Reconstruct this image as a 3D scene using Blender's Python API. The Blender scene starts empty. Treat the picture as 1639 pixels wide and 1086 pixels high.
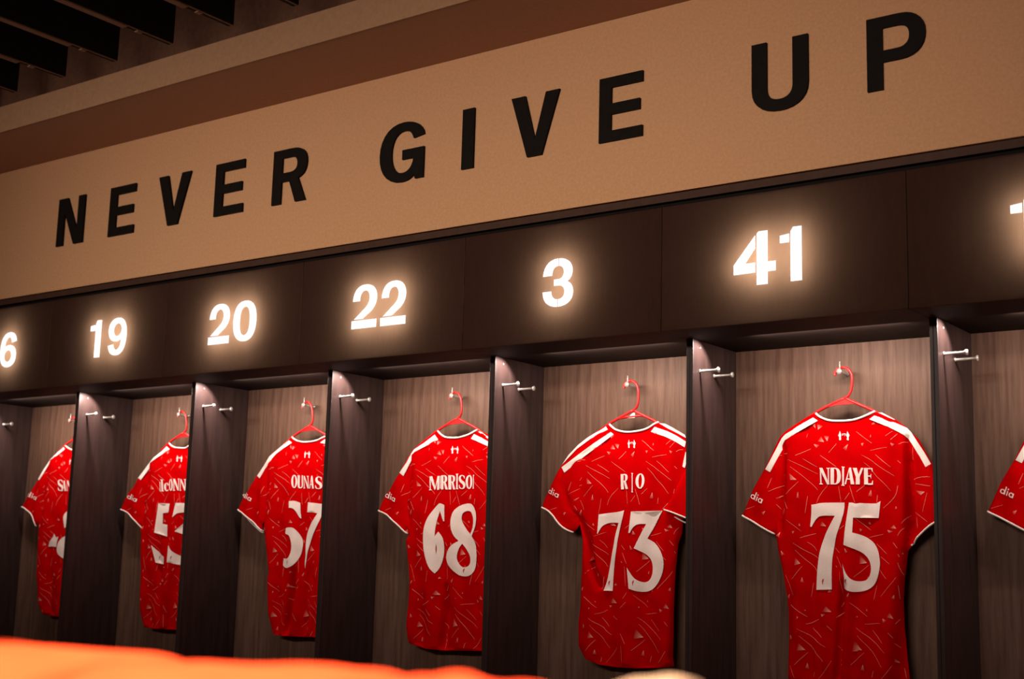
import bpy, math, json, random
import numpy as np
from mathutils import Matrix, Vector
from mathutils.geometry import delaunay_2d_cdt

# ------------------------------------------------------------------ camera, light, exposure
C = bpy.context.scene.collection
scene = bpy.context.scene
CZ = 1.05                       # camera height above the floor
DIST = 4.1485                   # camera to the plane of the number panels
W = 0.9                         # width of one locker
S0 = -4.20166                   # seam left of the locker with the number 22
YAW, PITCH, ROLL = -0.63510, 0.16728, 0.02749

def camera_matrix():
    f = Vector((math.sin(YAW)*math.cos(PITCH), math.cos(YAW)*math.cos(PITCH), math.sin(PITCH)))
    r = Vector((math.cos(YAW), -math.sin(YAW), 0))
    u = r.cross(f)
    r2 = r*math.cos(ROLL) + u*math.sin(ROLL)
    u2 = -r*math.sin(ROLL) + u*math.cos(ROLL)
    m = Matrix.Identity(4)
    for i in range(3):
        m[i][0] = r2[i]; m[i][1] = u2[i]; m[i][2] = -f[i]
    m[0][3] = 0.0; m[1][3] = -DIST; m[2][3] = CZ
    return m

cam = bpy.data.objects.new('camera', bpy.data.cameras.new('camera'))
C.objects.link(cam)
cam.data.sensor_fit = 'HORIZONTAL'; cam.data.sensor_width = 36.0
cam.data.lens = 2179.85*36.0/1639.0
cam.data.clip_start = 0.05
cam.data.dof.use_dof = True
cam.data.dof.focus_distance = 5.2
cam.data.dof.aperture_fstop = 2.8
cam.matrix_world = camera_matrix()
scene.camera = cam

world = bpy.data.worlds.new('world'); scene.world = world
world.use_nodes = True
world.node_tree.nodes['Background'].inputs[0].default_value = (1.0, 0.26, 0.20, 1)
world.node_tree.nodes['Background'].inputs[1].default_value = 0.055

scene.view_settings.view_transform = 'Standard'
scene.view_settings.look = 'None'
scene.view_settings.exposure = 0.0
scene.view_settings.gamma = 1.0
scene.view_settings.use_curve_mapping = False

def aim(o, target):
    d = Vector(target) - o.location
    o.rotation_euler = d.to_track_quat('-Z', 'Y').to_euler()

def area_lamp(name, loc, target, sx, sy, power, col):
    d = bpy.data.lights.new(name, 'AREA'); d.shape = 'RECTANGLE'
    d.size = sx; d.size_y = sy; d.energy = power; d.color = col
    o = bpy.data.objects.new(name, d); C.objects.link(o)
    o.location = loc; aim(o, target); return o

def spot_lamp(name, loc, target, power, col, angle, blend, radius=0.02):
    d = bpy.data.lights.new(name, 'SPOT'); d.energy = power; d.color = col
    d.spot_size = math.radians(angle); d.spot_blend = blend; d.shadow_soft_size = radius
    o = bpy.data.objects.new(name, d); C.objects.link(o)
    o.location = loc; aim(o, target); return o

# the room's ceiling lights, behind the photographer
room = area_lamp('room_light', (-3.55, -4.5, 2.65), (-3.60, 0.0, 2.25), 5.4, 0.3, 24.0, (1.0, 0.84, 0.70))
room.data.spread = math.radians(54)
# unseen lamp added to overexpose the heap of cloth on the treatment table
spot_lamp('added_cloth_spot', (-1.0, -3.9, 3.0), (-0.80, -3.27, 0.9), 1250, (1.0, 0.86, 0.70), 30, 0.5, 0.05)
# one slim light strip behind each header box and one small lamp washing the left side panel
for k in range(-3, 4):
    xl = S0 + k*W
    area_lamp('locker_strip_light', (xl+.53, .205, CZ+.838), (xl+.53, .40, CZ+.56), .56, .012, 5.6, (1.0, 0.85, 0.74))
    spot_lamp('side_downlight', (xl+.125, .222, CZ+.840), (xl+.027, .206, CZ+.735), 9.0, (1.0, 0.87, 0.80), 104, 0.45, 0.006)

# ------------------------------------------------------------------ helpers
def tag(o, label=None, cat=None, group=None, kind=None):
    if label: o['label'] = label
    if cat: o['category'] = cat
    if group: o['group'] = group
    if kind: o['kind'] = kind
    return o

def empty(name, loc):
    o = bpy.data.objects.new(name, None); C.objects.link(o); o.location = loc
    o.empty_display_size = 0.05
    return o

class MB:
    """collects faces in world coordinates and links them as one mesh object"""
    def __init__(self): self.v = []; self.f = []; self.m = []; self.c = []; self.sm = []
    def add(self, vs, fs, mat=0, col=None, smooth=False):
        b = len(self.v); self.v += [tuple(p) for p in vs]
        self.f += [tuple(b+i for i in q) for q in fs]
        self.m += [mat]*len(fs); self.sm += [smooth]*len(fs)
        if col is None: col = (0, 0, 0)
        if len(col) and isinstance(col[0], (int, float)): col = [col]*len(vs)
        self.c += [tuple(q) for q in col]
    def box(self, x0, x1, y0, y1, z0, z1, mat=0, bev=0.0):
        if bev <= 0:
            vs = [(x, y, z) for x in (x0, x1) for y in (y0, y1) for z in (z0, z1)]
            self.add(vs, [(0,1,3,2),(4,6,7,5),(0,4,5,1),(2,3,7,6),(0,2,6,4),(1,5,7,3)], mat); return
        import bmesh
        bm = bmesh.new(); bmesh.ops.create_cube(bm, size=1)
        for v in bm.verts:
            v.co = Vector((x0+(v.co.x+.5)*(x1-x0), y0+(v.co.y+.5)*(y1-y0), z0+(v.co.z+.5)*(z1-z0)))
        bmesh.ops.bevel(bm, geom=bm.edges[:], offset=bev, segments=2, affect='EDGES', profile=.5)
        bm.verts.index_update()
        self.add([v.co[:] for v in bm.verts], [tuple(v.index for v in f.verts) for f in bm.faces], mat)
        bm.free()
    def tube(self, pts, rad, n=8, mat=0, cap=True):
        pts = [Vector(p) for p in pts]; rings = []; vs = []; fs = []
        if not isinstance(rad, (list, tuple)): rad = [rad]*len(pts)
        up = Vector((0.13, 0.9, 0.31)).normalized()
        for i, p in enumerate(pts):
            t = (pts[min(i+1, len(pts)-1)] - pts[max(i-1, 0)]).normalized()
            a = t.cross(up)
            if a.length < 1e-4: a = t.cross(Vector((1, 0, 0)))
            a.normalize(); b = t.cross(a)
            for j in range(n):
                w = 2*math.pi*j/n
                vs.append(p + (a*math.cos(w) + b*math.sin(w))*rad[i])
        for i in range(len(pts)-1):
            for j in range(n):
                k = (j+1) % n
                fs.append((i*n+j, i*n+k, (i+1)*n+k, (i+1)*n+j))
        if cap:
            fs.append(tuple(range(n-1, -1, -1))); b = (len(pts)-1)*n; fs.append(tuple(b+j for j in range(n)))
        self.add(vs, fs, mat, smooth=True)
    def build(self, name, mats, parent=None, origin=None):
        me = bpy.data.meshes.new(name)
        o = bpy.data.objects.new(name, me); C.objects.link(o)
        if parent is not None:
            off = Vector(parent.matrix_basis.translation)
            p = parent.parent
            while p is not None:
                off += p.matrix_basis.translation; p = p.parent
            o.parent = parent
            loc = Vector((0, 0, 0))
        else:
            if origin is None:
                a = np.array(self.v); origin = ((a[:,0].min()+a[:,0].max())/2, (a[:,1].min()+a[:,1].max())/2, a[:,2].min())
            off = Vector(origin); loc = off
        o.location = loc
        me.from_pydata([tuple(Vector(p)-off) for p in self.v], [], self.f)
        for m in (mats if isinstance(mats, (list, tuple)) else [mats]): me.materials.append(m)
        me.polygons.foreach_set('material_index', self.m)
        me.polygons.foreach_set('use_smooth', self.sm)
        if any(c != (0, 0, 0) for c in self.c):
            at = me.color_attributes.new('print', 'FLOAT_COLOR', 'POINT')
            at.data.foreach_set('color', [x for c in self.c for x in (c[0], c[1], c[2], 1.0)])
        me.update()
        return o

# ------------------------------------------------------------------ materials
def mat(name, col, rough=.6, spec=.3, metal=0.0):
    m = bpy.data.materials.new(name); m.use_nodes = True
    b = m.node_tree.nodes['Principled BSDF']
    b.inputs['Base Color'].default_value = (*col, 1); b.inputs['Roughness'].default_value = rough
    b.inputs['Specular IOR Level'].default_value = spec; b.inputs['Metallic'].default_value = metal
    return m

def noisy(name, c0, c1, scale, rough=.6, spec=.3, stretch=(1, 1, 1), bump=0.0, detail=6):
    m = mat(name, c0, rough, spec); nt = m.node_tree; b = nt.nodes['Principled BSDF']
    tc = nt.nodes.new('ShaderNodeTexCoord'); mp = nt.nodes.new('ShaderNodeMapping')
    mp.inputs['Scale'].default_value = stretch
    no = nt.nodes.new('ShaderNodeTexNoise'); no.inputs['Scale'].default_value = scale
    no.inputs['Detail'].default_value = detail; no.inputs['Roughness'].default_value = .6
    rp = nt.nodes.new('ShaderNodeValToRGB')
    rp.color_ramp.elements[0].position = .32; rp.color_ramp.elements[0].color = (*c0, 1)
    rp.color_ramp.elements[1].position = .68; rp.color_ramp.elements[1].color = (*c1, 1)
    L = nt.links.new
    L(tc.outputs['Object'], mp.inputs['Vector']); L(mp.outputs[0], no.inputs['Vector'])
    L(no.outputs[0], rp.inputs[0]); L(rp.outputs[0], b.inputs['Base Color'])
    if bump:
        bp = nt.nodes.new('ShaderNodeBump'); bp.inputs['Strength'].default_value = bump
        bp.inputs['Distance'].default_value = .002
        L(no.outputs[0], bp.inputs['Height']); L(bp.outputs[0], b.inputs['Normal'])
    return m

def glow(name, col, strength):
    m = bpy.data.materials.new(name); m.use_nodes = True; nt = m.node_tree
    nt.nodes.remove(nt.nodes['Principled BSDF'])
    e = nt.nodes.new('ShaderNodeEmission'); e.inputs[0].default_value = (*col, 1); e.inputs[1].default_value = strength
    nt.links.new(e.outputs[0], nt.nodes['Material Output'].inputs[0]); return m

M_WALL = noisy('tan_plaster', (.58,.315,.165), (.66,.365,.195), 90, .85, .15, bump=.15)
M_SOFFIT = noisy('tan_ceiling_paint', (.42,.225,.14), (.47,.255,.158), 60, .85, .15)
M_BROWN = noisy('dark_brown_paint_and_shade', (.10,.045,.028), (.13,.06,.036), 40, .8, .15)
M_GAP = noisy('shadow_gap_black', (.006,.0035,.003), (.009,.005,.004), 30, .7, .1)
M_COVE = noisy('brown_cove_board', (.055,.026,.017), (.07,.033,.021), 30, .6, .15)
M_BLACK = noisy('black_baffle_paint', (.006,.005,.005), (.009,.007,.007), 30, .7, .2)
M_STRIP = noisy('brown_strip_and_lit_edge', (.22,.115,.07), (.27,.14,.085), 30, .6, .2)
M_LETTER = noisy('black_letter_paint', (.006,.0035,.003), (.009,.006,.005), 50, .7, .12)
M_PANEL = noisy('dark_walnut_laminate', (.031,.0135,.0095), (.040,.0175,.012), 30, .8, .03, stretch=(2.5, 1, .6), bump=.03)
_nt = M_PANEL.node_tree; _ad = _nt.nodes.new('ShaderNodeAddShader'); _tr = _nt.nodes.new('ShaderNodeBsdfTranslucent')
_tr.inputs[0].default_value = (.054, .031, .019, 1)      # smoked panel that lets a little of its backlight through
_nt.links.new(_nt.nodes['Principled BSDF'].outputs[0], _ad.inputs[0]); _nt.links.new(_tr.outputs[0], _ad.inputs[1])
_nt.links.new(_ad.outputs[0], _nt.nodes['Material Output'].inputs[0])
M_BOX = noisy('black_brown_carcass', (.012,.0065,.005), (.018,.010,.008), 20, .7, .12)
M_FACE = noisy('tan_lit_bulkhead_face', (.35,.195,.11), (.40,.225,.128), 50, .85, .12)
M_SIDE = noisy('smoked_oak_laminate', (.028,.0155,.014), (.047,.026,.023), 14, .42, .28, stretch=(3, 3, .35))
M_EDGE = noisy('smoked_oak_edge_band', (.020,.012,.009), (.036,.021,.016), 20, .55, .15, stretch=(8, 1, .3))
M_BACK = noisy('brown_oak_veneer', (.080,.038,.025), (.155,.087,.060), 16, .55, .2, stretch=(3.2, 1, .22), bump=.06, detail=9)
M_STEEL = noisy('brushed_steel', (.48,.44,.41), (.56,.52,.48), 80, .28, .5); M_STEEL.node_tree.nodes['Principled BSDF'].inputs['Metallic'].default_value = .45
M_DIGIT = glow('lit_digit_face', (1, .975, .96), 1.35)
M_HALO = glow('lit_digit_back', (1, .93, .84), 40.0)
M_HANGER = noisy('red_plastic', (.58,.008,.010), (.64,.012,.014), 30, .35, .45)
M_WHITE = noisy('white_print', (.88,.71,.655), (.93,.77,.72), 160, .6, .2)
M_TRIM = noisy('white_knit_trim', (.84,.745,.69), (.90,.81,.75), 200, .8, .15)
M_REDDAB = noisy('red_print', (.5,.02,.02), (.55,.03,.03), 60, .6, .2)
M_FLOOR = noisy('grey_floor', (.20,.15,.12), (.25,.19,.15), 8, .5, .3)
M_CLOTH = noisy('bright_red_cloth', (.82,.052,.012), (.88,.062,.015), 14, .85, .1)
M_CREAM = noisy('cream_cloth', (.50,.30,.185), (.55,.335,.21), 20, .85, .1)
M_TABLE = noisy('dark_table_vinyl', (.03,.016,.013), (.045,.022,.018), 20, .5, .3)
# jersey fabric: colour woven into the cloth (red ground, pale print) comes from the mesh attribute "print"
M_JERSEY = mat('red_jersey_knit', (.6,.01,.01), 1.0, .0)
_nt = M_JERSEY.node_tree; _b = _nt.nodes['Principled BSDF']
_a = _nt.nodes.new('ShaderNodeAttribute'); _a.attribute_name = 'print'
_nt.links.new(_a.outputs['Color'], _b.inputs['Base Color'])
_no = _nt.nodes.new('ShaderNodeTexNoise'); _no.inputs['Scale'].default_value = 900
_bp = _nt.nodes.new('ShaderNodeBump'); _bp.inputs['Strength'].default_value = .08; _bp.inputs['Distance'].default_value = .001
_nt.links.new(_no.outputs[0], _bp.inputs['Height']); _nt.links.new(_bp.outputs[0], _b.inputs['Normal'])
RED = (.52, .0004, .0014); PINK = (.85, .17, .13); PALE = (.95, .42, .35); DEEP = (.60, .003, .006)

# ------------------------------------------------------------------ glyphs
def path(s, n=7):
    """'M x y L x y C ... Z' -> list of contours"""
    out = []; cur = []; tk = s.replace('Z', ' Z ').replace('M', ' M ').replace('L', ' L ').replace('C', ' C ').split()
    i = 0; cmd = ''
    while i < len(tk):
        if tk[i] in 'MLCZ':
            cmd = tk[i]; i += 1
            if cmd == 'Z': out.append(cur); cur = []
            continue
        if cmd in 'ML':
            cur.append((float(tk[i]), float(tk[i+1]))); i += 2
        else:
            p = [cur[-1]] + [(float(tk[i+2*j]), float(tk[i+2*j+1])) for j in range(3)]; i += 6
            for q in range(1, n+1):
                t = q/n; a, b, c, d = (1-t)**3, 3*t*(1-t)**2, 3*t*t*(1-t), t**3
                cur.append((a*p[0][0]+b*p[1][0]+c*p[2][0]+d*p[3][0], a*p[0][1]+b*p[1][1]+c*p[2][1]+d*p[3][1]))
    return out

def ell(cx, cy, rx, ry, n=28):
    return [(cx+rx*math.cos(2*math.pi*i/n), cy+ry*math.sin(2*math.pi*i/n)) for i in range(n)]
def rect(x0, y0, x1, y1): return [(x0, y0), (x1, y0), (x1, y1), (x0, y1)]

SANS = {
 'N': [[(0,0),(0,1),(.34,1),(.75,.30),(.75,1),(1,1),(1,0),(.66,0),(.25,.70),(.25,0)]],
 'E': [[(0,0),(0,1),(1,1),(1,.835),(.28,.835),(.28,.585),(.94,.585),(.94,.415),(.28,.415),(.28,.165),(1,.165),(1,0)]],
 'V': [[(0,1),(.29,1),(.51,.27),(.72,1),(1,1),(.655,0),(.355,0)]],
 'I': [rect(0,0,1,1)],
 'R': path('M0 0 L0 1 L.55 1 C.85 1 1 .9 1 .71 C1 .56 .92 .47 .76 .43 L1.0 0 L.70 0 L.50 .40 L.27 .40 L.27 0 Z M.27 .84 L.52 .84 C.65 .84 .72 .80 .72 .70 C.72 .61 .65 .565 .52 .565 L.27 .565 Z'),
 'G': path('M1 .735 L.76 .70 C.73 .80 .66 .85 .54 .85 C.36 .85 .27 .70 .27 .50 C.27 .29 .37 .15 .54 .15 C.66 .15 .76 .23 .77 .37 L.52 .37 L.52 .53 L1 .53 L1 .02 L.82 .02 L.80 .10 C.73 .03 .63 0 .51 0 C.2 0 0 .2 0 .5 C0 .8 .2 1 .53 1 C.79 1 .96 .9 1 .735 Z'),
 'U': path('M0 1 L.27 1 L.27 .34 C.27 .22 .36 .16 .5 .16 C.64 .16 .73 .22 .73 .34 L.73 1 L1 1 L1 .34 C1 .12 .8 0 .5 0 C.2 0 0 .12 0 .34 Z'),
 'P': path('M0 0 L0 1 L.57 1 C.85 1 1 .87 1 .69 C1 .5 .85 .37 .57 .37 L.27 .37 L.27 0 Z M.27 .84 L.53 .84 C.66 .84 .73 .78 .73 .685 C.73 .59 .66 .53 .53 .53 L.27 .53 Z'),
}
SLIT_T = rect(.495, .8, .525, 1.05); SLIT_B = rect(.485, -.05, .515, .2)
STENCIL = {
 '0': ([path('M0 .5 C0 .82 .17 1 .5 1 C.83 1 1 .82 1 .5 C1 .18 .83 0 .5 0 C.17 0 0 .18 0 .5 Z M.28 .5 C.28 .74 .35 .85 .5 .85 C.65 .85 .72 .74 .72 .5 C.72 .26 .65 .15 .5 .15 C.35 .15 .28 .26 .28 .5 Z')], [SLIT_T, SLIT_B]),
 '6': ([path('M.98 .73 L.70 .70 C.68 .80 .61 .855 .52 .855 C.37 .855 .28 .74 .27 .55 C.34 .60 .43 .63 .54 .63 C.82 .63 1 .52 1 .31 C1 .12 .8 0 .5 0 C.16 0 0 .18 0 .48 C0 .82 .2 1 .52 1 C.79 1 .95 .9 .98 .73 Z') + [ell(.5,.32,.225,.17)]], [SLIT_T, SLIT_B]),
 '2': ([path('M.02 .63 C.03 .86 .2 1 .52 1 C.82 1 .99 .87 .99 .69 C.99 .56 .92 .47 .78 .38 L.44 .215 L.10 .215 L.55 .47 C.66 .54 .70 .61 .70 .69 C.70 .79 .63 .86 .51 .86 C.37 .86 .30 .78 .30 .63 Z'), [rect(0,0,1,.185)]], [SLIT_T]),
 '3': ([path('M0 .655 C.02 .87 .2 1 .5 1 C.8 1 .97 .88 .97 .73 C.97 .62 .91 .55 .8 .51 C.93 .47 1 .39 1 .28 C1 .11 .8 0 .5 0 C.2 0 0 .12 0 .33 L.28 .33 C.28 .22 .37 .155 .5 .155 C.64 .155 .72 .21 .72 .295 C.72 .385 .64 .44 .5 .44 L.37 .44 L.37 .57 L.5 .57 C.63 .57 .69 .63 .69 .71 C.69 .79 .62 .845 .5 .845 C.37 .845 .30 .78 .30 .655 Z')], [SLIT_T, SLIT_B]),
 '4': ([[[(0,.23),(0,.41),(.516,.93),(.516,.69),(.276,.42),(.516,.42),(.516,.235)]], [[(.555,0),(.555,.955),(.60,1),(.81,1),(.81,.415),(1,.415),(1,.235),(.81,.235),(.81,0)]]], []),
 '1': ([[[(0,.727),(0,.863),(.427,.883),(.427,.727)]], [[(.497,0),(.497,.92),(.62,1),(1,1),(1,0)]]], []),
}
_n = STENCIL['6']; STENCIL['9'] = ([[[(1-x, 1-y) for x, y in c] for c in g] for g in _n[0]], [SLIT_T, SLIT_B])
SERIF = {
 'N': [[[(.03,1),(.30,1),(.95,0),(.70,0)]], [rect(.08,0,.19,1)], [rect(.79,0,.91,1)], [rect(0,0,.30,.05)], [rect(.68,.95,1,1)]],
 'D': [path('M0 0 L.45 0 C.85 0 1 .2 1 .5 C1 .8 .85 1 .45 1 L0 1 Z M.36 .06 L.45 .06 C.6 .06 .66 .2 .66 .5 C.66 .8 .6 .94 .45 .94 L.36 .94 Z')],
 'I': [[rect(.22,0,.78,1)], [rect(0,0,1,.05)], [rect(0,.95,1,1)]],
 'A': [[[(.02,0),(.44,1),(.62,1),(.98,0),(.64,0),(.56,.28),(.26,.28),(.17,0)], [(.29,.35),(.53,.35),(.43,.78)]]],
 'Y': [[[(0,1),(.40,1),(.56,.6),(.80,1),(1,1),(.68,.45),(.68,0),(.32,0),(.32,.45)]]],
 'E': [[[(0,0),(0,1),(.95,1),(.97,.78),(.9,.78),(.8,.93),(.42,.93),(.42,.55),(.7,.55),(.74,.65),(.79,.65),(.79,.37),(.74,.37),(.7,.48),(.42,.48),(.42,.07),(.82,.07),(.94,.25),(1,.25),(.97,0)]]],
 'R': [path('M0 0 L0 1 L.5 1 C.85 1 .95 .88 .95 .74 C.95 .62 .85 .54 .7 .51 L1 0 L.66 0 L.42 .48 L.38 .48 L.38 0 Z M.38 .93 L.48 .93 C.58 .93 .62 .85 .62 .74 C.62 .62 .58 .55 .48 .55 L.38 .55 Z')],
 'O': [[ell(.5,.5,.5,.5), ell(.5,.5,.19,.43)]],
 'S': [path('M.92 .74 L.84 .74 C.80 .9 .68 .94 .55 .94 C.4 .94 .34 .88 .34 .8 C.34 .7 .45 .66 .6 .6 C.82 .52 1 .44 1 .27 C1 .1 .8 0 .5 0 C.35 0 .2 .03 .06 .08 L.02 .30 L.1 .30 C.18 .12 .32 .06 .48 .06 C.62 .06 .68 .12 .68 .2 C.68 .3 .58 .35 .42 .41 C.2 .49 .02 .57 .02 .75 C.02 .9 .22 1 .5 1 C.65 1 .78 .97 .9 .93 Z')],
 'U': [path('M0 1 L.40 1 L.40 .25 C.40 .12 .47 .07 .58 .07 C.72 .07 .78 .15 .78 .28 L.78 1 L.97 1 L.97 .28 C.97 .1 .8 0 .5 0 C.2 0 .06 .1 .06 .28 L.06 .95 L0 .95 Z')],
 'M': [[[(.03,1),(.30,1),(.60,.15),(.50,0)]], [[(.50,0),(.58,.05),(.88,1),(.79,1)]], [rect(.06,0,.15,1)], [rect(.76,0,.99,1)], [rect(0,0,.24,.05)]],
 'c': [path('M.98 .72 L.70 .66 C.68 .86 .60 .93 .52 .93 C.38 .93 .36 .75 .36 .5 C.36 .25 .42 .1 .6 .1 C.75 .1 .86 .17 .94 .27 L1 .2 C.88 .06 .72 0 .55 0 C.2 0 0 .2 0 .5 C0 .8 .2 1 .53 1 C.78 1 .95 .9 .98 .72 Z')],
}
DIA = [[ell(.185,.30,.185,.31,20), ell(.185,.30,.105,.19,20)], [rect(.31,0,.39,1.06)], [rect(.49,0,.57,.60)], [rect(.485,.76,.575,.92)],
       [ell(.825,.30,.175,.31,20), ell(.825,.30,.095,.19,20)], [rect(.92,0,1,.60)]]

# ------------------------------------------------------------------ 2D meshing
def pip(P, poly):
    P = np.asarray(P, float); poly = np.asarray(poly, float)
    x, y = P[:,0], P[:,1]; ins = np.zeros(len(P), bool); n = len(poly)
    for i in range(n):
        x0, y0 = poly[i]; x1, y1 = poly[(i+1) % n]
        c = (y0 > y) != (y1 > y)
        with np.errstate(divide='ignore', invalid='ignore'):
            t = (x1-x0)*(y-y0)/(y1-y0)+x0
        ins ^= c & (x < t)
    return ins

def cdt(contours, lines=(), step=0.0, cuts=()):
    """triangulate the even-odd inside of closed contours, with grid points and extra edges"""
    vs = []; es = []
    for c in list(contours)+list(cuts):
        b = len(vs); vs += [Vector((p[0], p[1])) for p in c]
        es += [(b+i, b+(i+1) % len(c)) for i in range(len(c))]
    for l in lines:
        b = len(vs); vs += [Vector((p[0], p[1])) for p in l]
        es += [(b+i, b+i+1) for i in range(len(l)-1)]
    if step:
        a = np.array([p for c in contours for p in c])
        gx = np.arange(math.floor(a[:,0].min()/step)*step, a[:,0].max(), step)
        gz = np.arange(math.floor(a[:,1].min()/step)*step, a[:,1].max(), step)
        G = np.array([(x + (step*.5 if j % 2 else 0), z) for j, z in enumerate(gz) for x in gx])
        if len(G):
            ins = np.zeros(len(G), bool)
            for c in contours: ins ^= pip(G, c)
            near = np.full(len(G), 9.0)
            for c in list(contours)+list(lines):
                c = np.asarray(c, float); n = np.roll(c, -1, axis=0)
                for (ax, ay), (bx, by) in zip(c, n):
                    dx, dy = bx-ax, by-ay; t = np.clip(((G[:,0]-ax)*dx+(G[:,1]-ay)*dy)/(dx*dx+dy*dy or 1e-12), 0, 1)
                    near = np.minimum(near, np.hypot(G[:,0]-ax-t*dx, G[:,1]-ay-t*dy))
            ins &= near > .4*step
            vs += [Vector(p) for p in G[ins]]
    r = delaunay_2d_cdt(vs, es, [], 0, 1e-6)
    V = np.array([v[:] for v in r[0]]); F = np.array([f for f in r[2] if len(f) == 3])
    cen = V[F].mean(axis=1); ins = np.zeros(len(F), bool)
    for c in contours: ins ^= pip(cen, c)
    for c in cuts: ins &= ~pip(cen, c)
    F = F[ins]
    # front faces look towards -Y: (x, z) counter-clockwise seen from -Y
    a, b, c = V[F[:,0]], V[F[:,1]], V[F[:,2]]
    ar = (b[:,0]-a[:,0])*(c[:,1]-a[:,1])-(b[:,1]-a[:,1])*(c[:,0]-a[:,0])
    F = F[np.abs(ar) > 1e-12]; ar = ar[np.abs(ar) > 1e-12]
    F[ar < 0] = F[ar < 0][:, ::-1]
    return V, F

def compact(V, F):
    u, inv = np.unique(F.ravel(), return_inverse=True)
    return V[u], inv.reshape(-1, 3)

def plate(mb, contours, y0, y1, cuts=(), mf=0, mbk=0):
    """a solid cut-out: front at y0, back at y1 (y0 < y1)"""
    V, F = cdt(contours, cuts=cuts)
    V, F = compact(V, F); n = len(V)
    edges = {}
    for f in F:
        for i in range(3):
            e = (f[i], f[(i+1) % 3]); edges[e] = 1
    rim = [e for e in edges if (e[1], e[0]) not in edges]
    vs = [(x, y0, z) for x, z in V] + [(x, y1, z) for x, z in V]
    mb.add(vs, [tuple(f) for f in F], mf)
    b = len(mb.v) - 2*n
    bk = [tuple(int(b+n+i) for i in f[::-1]) for f in F] + [(int(b+e[1]), int(b+e[0]), int(b+n+e[0]), int(b+n+e[1])) for e in rim]
    mb.f += bk; mb.m += [mbk]*len(bk); mb.sm += [False]*len(bk)

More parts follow.
